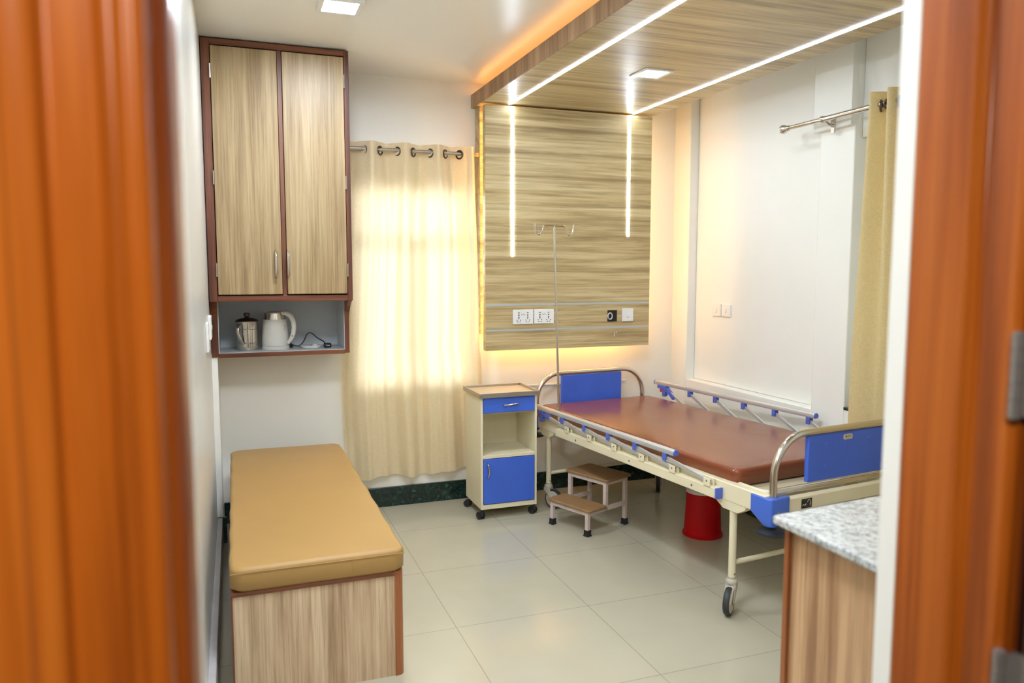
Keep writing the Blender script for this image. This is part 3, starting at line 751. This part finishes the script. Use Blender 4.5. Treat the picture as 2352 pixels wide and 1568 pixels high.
# ------------------------------------------------------------------ hospital bed
BYAW = math.radians(6.3)
dU = Vector((math.cos(BYAW), math.sin(BYAW), 0)); dV = Vector((-math.sin(BYAW), math.cos(BYAW), 0))
UC, VC = 2.730, 3.28
bed_loc = dU*UC+dV*VC
bed = thing('hospital_bed', 'cream steel hospital bed frame with blue end boards and side rails', 'bed', bed_loc, BYAW)
HU = .430          # beam centre from the middle
VF, VH = 2.25-VC, 4.30-VC
def PB(mb, name, mat, parent=bed, **kw): return mb.build(name, mat, parent, **kw)
for s in (-1, 1):
    PB(MB().box(s*HU-.022, s*HU+.022, VF+.01, VH-.01, .497, .577), 'side_beam', 'cream_metal', bevel=.004)
PB(MB().box(-HU, HU, VF-.018, VF+.018, .502, .560), 'foot_beam', 'cream_metal', bevel=.004)
PB(MB().box(-HU, HU, VH-.018, VH+.018, .502, .560), 'head_beam', 'cream_metal', bevel=.004)
# mattress deck
lp = []
for (cx, cy, a0) in ((HU-.09, VH-.11, 0), (-HU+.09, VH-.11, 90), (-HU+.09, VF+.11, 180), (HU-.09, VF+.11, 270)):
    lp += [(cx+.055*math.cos(math.radians(a0+15*k)), cy+.055*math.sin(math.radians(a0+15*k)), .566) for k in range(7)]
PB(MB().tube(lp, .0125, 10, closed=True), 'deck_frame', 'cream_metal')
PB(MB().box(-HU+.05, HU-.05, VF+.135, VH-.07, .548, .5535), 'deck_plate', 'cream_dark')
# corner brackets with bumpers
for sv, vv in ((-1, VF), (1, VH)):
    for s in (-1, 1):
        m = MB()
        # body around the post: plan polygon, tapered to a nose below
        ring0 = [(-.030, -.026), (.020, -.032)]
        u0 = s*(HU-.0); 
        def pl(pts, z): return [(u0+s*p[0], vv+sv*p[1], z) for p in pts]
        top = [(-.085, -.004), (-.085, .023), (.005, .032), (.022, .028), (.031, .010), (.029, -.085), (.008, -.085), (.0, -.02)]
        mid = [(-.085, -.004), (-.085, .023), (.005, .032), (.022, .028), (.031, .010), (.029, -.085), (.008, -.085), (.0, -.02)]
        low = [(-.020, .006), (-.020, .022), (.000, .030), (.014, .026), (.024, .010), (.024, -.012), (.008, -.012), (.0, -.006)]
        vs = pl(top, .572)+pl(mid, .500)+pl(low, .452); n = 8
        fs = [tuple(range(n)), tuple(range(2*n, 3*n))[::-1]]
        for q in range(2): fs += [(q*n+i, q*n+(i+1) % n, (q+1)*n+(i+1) % n, (q+1)*n+i) for i in range(n)]
        cbk = PB(m.add(vs, fs), 'corner_bracket', 'blue_plastic', bevel=.004)
        MB().lathe([(.012, .015), (.012, 0)], 16, (u0, vv+sv*.008, .440)).lathe([(.060, -.014), (.066, -.008), (.064, 0), (.045, .007), (.016, .010)], 32, (u0, vv+sv*.008, .436)).build('bumper', 'black_rubber', cbk)
        MB().lathe([(.006, -.002), (.006, .003), (.003, .005)], 10, (u0-s*.012, vv+sv*.031, .515), 1).build('bolt', 'hinge_steel', cbk)
# head and foot bows
def bow(vv, sv, name):
    Rb = .17; zt = .825; pts = [(-HU+.012, vv, .50), (-HU+.012, vv, zt-Rb)]
    for k in range(1, 10):
        a = math.radians(180-10*k); pts.append((-HU+.012+Rb+Rb*math.cos(a), vv, zt-Rb+Rb*math.sin(a)))
    pts2 = [(-x, y, z) for x, y, z in pts[::-1]]
    en = thing_part = None
    PB(MB().tube(pts+pts2, .0155, 16), 'bow_rail', 'steel')
    p0, p1 = -.235, .235
    bo = PB(MB().box(p0, p1, vv-.011, vv+.011, .612 if sv < 0 else .60, .808), name, 'blue_board', bevel=.003)
    for x in (-.13, .0, .13):
        for z in (.762, .668):
            MB().lathe([(.013, .0), (.012, -.0016), (.008, -.0024), (.0, -.0008)], 20, (x, vv-.0105, z), 1).build('stud', 'blue_board', bo)
    return bo
hb = bow(VH, 1, 'headboard')
fb = bow(VF, -1, 'footboard')
PB(MB().bar((-HU+.012, VF, .592), (HU-.012, VF, .592), .020, .018), 'cross_rail', 'steel', bevel=.004)
bd = MB()
bp_ = [(0+.021*cx+.006*math.cos(a), .787+.0055*cy*1.0+.006*math.sin(a)) for cx, cy, a in ((1, 1, .0), (1, 1, .8), (1, 1, 1.57), (-1, 1, 1.57), (-1, 1, 2.3), (-1, 1, 3.14), (-1, -1, 3.14), (-1, -1, 3.9), (-1, -1, 4.71), (1, -1, 4.71), (1, -1, 5.5), (1, -1, 6.28))]
bd.add([(p[0]-.005, VF-.0135, p[1]) for p in bp_]+[(p[0]-.005, VF-.010, p[1]) for p in bp_], [tuple(range(12)), tuple(range(12, 24))[::-1]]+[(i, (i+1) % 12, 12+(i+1) % 12, 12+i) for i in range(12)])
bg = bd.build('maker_badge', 'badge_beige', fb)
MB().lathe([(.0042, -.0004), (.0042, .0004)], 12, (-.017, VF-.0137, .789), 1).box(-.009, .012, VF-.0141, VF-.0134, .7885, .7905).build('emblem', 'badge_ink', bg)
# black emblem plate on the foot beam
ep = PB(MB().box(-.275, -.215, VF-.0195, VF-.017, .508, .548), 'emblem_plate', 'black_plastic')
em = MB().tube([(-.232+.009*math.cos(math.radians(a)), VF-.0197, .532+.010*math.sin(math.radians(a))) for a in range(-60, 181, 24)], .0012, 6)
em.tube([(-.270, VF-.0197, .520), (-.262, VF-.0197, .526), (-.256, VF-.0197, .518), (-.250, VF-.0197, .527), (-.244, VF-.0197, .520)], .0012, 6)
em.tube([(-.222, VF-.0197, .528), (-.228, VF-.0197, .520), (-.221, VF-.0197, .514)], .0012, 6)
em.build('emblem', 'badge_beige', ep)
# legs
LV = {-1: 2.462-VC, 1: 4.115-VC}
for sv in (-1, 1):
    v = LV[sv]
    for s in (-1, 1):
        u = s*(HU-.0)
        # gusset plate under the beam
        g = [(v-.095, .499), (v+.095, .499), (v+.088, .482), (v+.045, .458), (v-.045, .458), (v-.088, .482)]
        PB(MB().prism(g, u-.020, u+.020, 0), 'gusset', 'cream_metal', bevel=.002)
        lg = PB(MB().tube([(u, v, .155), (u, v, .470)], .0165, 16), 'leg', 'cream_metal')
        MB().lathe([(.0045, -.002), (.0045, .002)], 10, (u-s*.0, v-.0165, .175), 1).build('bolt', 'hinge_steel', lg)
    PB(MB().tube([(-HU+.01, v, .222), (HU-.01, v, .222)], .0115, 12), 'cross_tube', 'cream_metal')
# casters: a = heading of the trailing wheel
def caster(u, v, a, lock):
    c = PB(MB().lathe([(.020, .128), (.026, .132), (.027, .140), (.024, .147), (.018, .152), (.018, .160)], 24), 'caster', 'caster_plastic')
    c.location = (u, v, 0); c.rotation_euler = (0, 0, a)
    fk = MB()
    for s in (-1, 1):
        fk.prism([(-.022, .130), (.020, .130), (.030, .105), (.052, .060), (.046, .048), (.030, .052), (.008, .085), (-.018, .108)], s*.020-.003, s*.020+.003, 0)
    fk.box(-.022, .022, -.024, .022, .112, .131)
    fk.build('fork', 'caster_plastic', c, bevel=.003)
    MB().lathe([(.050, -.011), (.058, -.0135), (.0618, -.008), (.0625, 0), (.0618, .008), (.058, .0135), (.050, .011)], 36, (0, .040, .0625), 0).build('tyre', 'dark_wheel', c)
    MB().lathe([(.049, -.010), (.051, -.0125), (.020, -.013), (.014, -.017), (.014, .017), (.020, .013), (.051, .0125), (.049, .010)], 30, (0, .040, .0625), 0).build('hub', 'caster_plastic', c)
    if lock:
        MB().prism([(.028, .128), (.052, .110), (.082, .078), (.088, .062), (.072, .062), (.046, .092), (.024, .108)], -.019, .019, 0).build('brake_pedal', 'caster_plastic', c, bevel=.004)
    return c
# trailing direction: local +y of the caster points to the wheel
caster(-HU, LV[-1], math.radians(124), True)
caster(-HU, LV[1], math.radians(-155), False)
caster(HU, LV[1], math.radians(142), False)
caster(HU, LV[-1], math.radians(150), True)
# side rails (near one folded down, far one raised)
def siderail(s, low):
    uo = s*(UC-2.25) if s > 0 else -(UC-2.25)
    z = .640 if low else .728
    v0, v1 = (2.805-VC, 4.185-VC) if low else (2.845-VC, 4.225-VC)
    # D-shaped handrail
    prof = [(-.013, -.012), (.013, -.012), (.0155, .0), (.013, .010), (.006, .0165), (-.006, .0165), (-.013, .010), (-.0155, .0)]
    m = MB().prism([(z+b_, uo+a_) for a_, b_ in prof], v0, v1, 1)
    hr = PB(m, 'hand_rail', 'aluminium', bevel=.002)
    cap = MB(); 
    for vv, dd in ((v0, -1), (v1, 1)):
        if dd > 0 and low: pass
        cap.prism([(z+b_*1.02, uo+a_*1.02) for a_, b_ in prof], vv, vv+dd*.008, 1)
    cap.build('end_cap', 'clamp_blue', hr, bevel=.003)
    ups = [4.097, 3.850, 3.606, 3.362, 3.118, 2.874]
    zu = z-.034; zl = .567
    for k, vu in enumerate(ups):
        vu = vu-VC+(0 if low else .012)
        Ls = .310; dz = zu-zl
        vl = vu-math.sqrt(Ls**2-dz**2)
        if k == 0: pass
        st = PB(MB().bar((uo, vu, zu), (uo, vl, zl), .010, .019), 'strut', 'aluminium', bevel=.002)
        cl = PB(MB().box(uo-.014, uo-.008, vu-.013, vu+.013, zu-.016, z-.010).box(uo+.008, uo+.014, vu-.013, vu+.013, zu-.016, z-.010).box(uo-.008, uo+.008, vu-.013, vu+.013, z-.022, z-.010), 'clamp', 'clamp_blue', bevel=.002)
        MB().lathe([(.0035, -.0155), (.0035, .0155)], 10, (uo, vu, zu-.003), 0).build('rivet', 'hinge_steel', cl)
        bk_ = PB(MB().box(uo-.015, uo+.015, vl-.021, vl+.021, zl-.020, zl-.016).box(uo-.015, uo-.009, vl-.021, vl+.021, zl-.020, zl+.016).box(uo+.009, uo+.015, vl-.021, vl+.021, zl-.020, zl+.016), 'rail_bracket', 'cream_metal', bevel=.0025)
        MB().lathe([(.0038, -.0162), (.0038, .0162)], 10, (uo, vl, zl+.003), 0).build('rivet', 'badge_ink', bk_)
    # latch at the head end
    vu = ups[0]-VC+(0 if low else .012)
    la = MB().box(uo-.016, uo+.016, vu-.012, vu+.082, z-.036, z-.012)
    la.prism([(vu-.012, z-.02), (vu+.035, z-.02), (vu+.030, z-.085), (vu+.005, z-.085)], uo-.013, uo+.013, 0)
    la.bar((uo, vu-.004, zu+.004), (uo, vu-.085, zu-.006-(0 if low else .045)), .024, .027)
    lt = PB(la, 'latch', 'clamp_blue', bevel=.003)
    MB().box(uo-.010, uo+.010, vu+.036, vu+.062, z-.060, z-.036).build('release_lever', 'red_lever', lt, bevel=.002)
    # mounting bar on the side beam
    us = s*(HU+.022)
    mbar = PB(MB().box(us, uo+s*.010, 2.515-VC, 3.93-VC, .502, .548), 'rail_mount', 'cream_metal', bevel=.003)
    MB().box(us, uo+s*.011, 2.507-VC, 2.517-VC, .501, .549).build('end_cap', 'clamp_blue', mbar, bevel=.002)
    for v in (3.69, 3.16, 2.67):
        MB().lathe([(.0055, -.001), (.0055, s*.003), (.003, s*.004)], 12, (uo+s*.010, v-VC, .524), 0).build('bolt', 'hinge_steel', mbar)
siderail(-1, True); siderail(1, False)
# mattress
mt = cushion('mattress', 'shiny brown vinyl mattress on the hospital bed', 'mattress', -.418, .440, -.900, .905, 0, .082, 'mattress_vinyl', bed_loc+dV*(3.362-VC)+Vector((0, 0, .554)), BYAW, r=.020, crown=.006, rc=.035, seed=11)
# drip stand
iv_base = dU*2.292+dV*3.975
iv = thing('drip_stand', 'slim chrome drip stand pole with two hooks rising from the bed side', 'drip stand', (iv_base.x, iv_base.y, .50), BYAW)
tilt = -.040
MB().tube([(-.0, 0, .0), (-.0, 0, .14), (tilt*.5, 0, .68), (tilt, 0, 1.262)], .0075, 12, rs=[.0085, .0085, .0062, .0062]).build('pole', 'steel', iv)
hx, hz = tilt, 1.262
hkp = [(-.130, .012), (-.129, -.018), (-.122, -.042), (-.105, -.052), (-.088, -.044), (-.078, -.020), (-.074, -.006), (-.062, .0), (0, .002)]
full = [(hx+a, 0, hz+b) for a, b in hkp]+[(hx-a, 0, hz+b) for a, b in hkp[-2::-1]]
MB().tube(smoothpath(full, 4), .0052, 10).build('hook_bar', 'steel', iv)
MB().lathe([(.013, -.05), (.013, .03), (.010, .036)], 16, (0, 0, .07)).build('socket', 'steel', iv)

# ------------------------------------------------------------------ step stool
sang = math.atan2(.118, .300)
stl = thing('step_stool', 'two step foot stool with brown treads on pale pink steel legs', 'step stool', (1.930, 3.965, 0), sang)
# local x: from the low front to the high back; local y: across
def sl(px, py):
    d = Vector((px, py, 0))-Vector((1.930, 3.965, 0)); c_, s_ = math.cos(sang), math.sin(sang)
    return (d.x*c_+d.y*s_, -d.x*s_+d.y*c_)
fx, _ = sl(1.783, 3.911); bx, _ = sl(2.083, 4.028)
hwid = .140
tq = .022
zl_, zh_ = .140, .288
mx_ = fx+.150
for sy in (-1, 1):
    y = sy*hwid
    for x, z1, z0 in ((fx, zl_, 0.0), (bx, zh_, 0.0)):
        l = MB().box(x-tq/2, x+tq/2, y-tq/2, y+tq/2, .012, z1).build('leg', 'stool_paint', stl, bevel=.0015)
        MB().prism([(x-.018, y-.018), (x+.018, y-.018), (x+.018, y+.018), (x-.018, y+.018)], 0, .010).box(x-.0155, x+.0155, y-.0155, y+.0155, .008, .036).build('rubber_foot', 'black_rubber', l, bevel=.003)
    MB().box(mx_-tq/2, mx_+tq/2, y-tq/2, y+tq/2, zl_-tq, zh_).build('upright', 'stool_paint', stl, bevel=.0015)
    MB().box(fx+tq/2, bx-tq/2, y-tq/2, y+tq/2, zl_-tq, zl_).build('side_rail', 'stool_paint', stl, bevel=.0015)
    MB().box(mx_+tq/2, bx-tq/2, y-tq/2, y+tq/2, zh_-tq, zh_).build('side_rail', 'stool_paint', stl, bevel=.0015)
for x, z in ((fx, zl_), (mx_, zl_), (mx_, zh_), (bx, zh_)):
    MB().box(x-tq/2, x+tq/2, -hwid+tq/2, hwid-tq/2, z-tq, z).build('cross_rail', 'stool_paint', stl, bevel=.0015)
def tread(x0, x1, z):
    hw = hwid+.030; pts = []
    for (cx, cy, a0) in ((x1-.02, hw-.02, 0), (x0+.02, hw-.02, 90), (x0+.02, -hw+.02, 180), (x1-.02, -hw+.02, 270)):
        pts += arc(cx, cy, .02, a0, a0+90, 5)
    MB().prism(pts, z+.001, z+.016).build('tread', 'stool_vinyl', stl, bevel=.005, seg=3)
tread(fx-.022, mx_-.013, zl_); tread(mx_-.022, bx+.030, zh_)

# ------------------------------------------------------------------ waste bin under the bed
bi = thing('waste_bin', 'red plastic waste bin under the bed', 'bin', (2.468, 3.585, 0))
MB().lathe([(.108, 0), (.112, .003), (.112, .014), (.104, .018), (.102, .06), (.093, .255), (.096, .258), (.096, .268), (.090, .268), (.085, .10), (.08, .02), (0, .018)], 48).build('body', 'bin_red', bi)
MB().lathe([(.0965, .262), (.0975, .250), (.0985, .262), (.094, .276), (.089, .268), (.086, .2)], 48).build('liner_bag', 'clear_bag', bi)

# ------------------------------------------------------------------ counter unit by the door
TH = math.radians(5.5)
CZ = .90
ct = thing('counter_cabinet', 'oak laminate base cabinet with teak edge beside the doorway', 'cabinet', (1.70, 1.16, 0))
a = Vector((1.227, 1.491, 0)); ex = Vector((math.cos(TH), math.sin(TH), 0))
p1_ = a+ex*.95
top = [(a.x, a.y), (p1_.x, p1_.y), (p1_.x+.02, .83), (1.212, .83)]
def inset(pt, dx, dy): return (pt[0]+dx, pt[1]+dy)
bodyp = [inset(top[0], .036, -.028), inset(top[1], -.02, -.028), inset(top[2], -.02, 0), inset(top[3], .036, 0)]
L(MB().prism(bodyp, 0, CZ-.022), ct).build('carcass', 'oak_counter', ct)
ep_ = [inset(top[0], .025, -.019), inset(top[0], .050, -.016), inset(top[0], .050, -.030), inset(top[0], .025, -.034)]
L(MB().prism(ep_, 0, CZ-.022), ct).build('edge_trim', 'teak_orange', ct)
for k in range(2):
    q0 = a+ex*(.05+k*.45); q1 = a+ex*(.05+k*.45+.42)
    nrm = Vector((-ex.y, ex.x, 0))
    d_ = L(MB().prism([(q0.x, q0.y-.026), (q1.x, q1.y-.026), (q1.x-.0, q1.y-.010), (q0.x, q0.y-.010)], .10, CZ-.04), ct).build('door', 'oak_counter', ct, bevel=.002)
    hm = (q0+q1)/2
    L(MB().tube(smoothpath([(hm.x-.05, hm.y-.010, .8), (hm.x-.045, hm.y+.012, .8), (hm.x+.045, hm.y+.02, .8), (hm.x+.05, hm.y-.004, .8)]), .005, 8), ct).build('handle', 'steel', d_)
wt = MB().prism(top, CZ-.022, CZ)
wk = wt.build('worktop', 'granite', None, bevel=.006, seg=3)
tag(wk, 'grey speckled granite worktop beside the doorway', 'worktop')
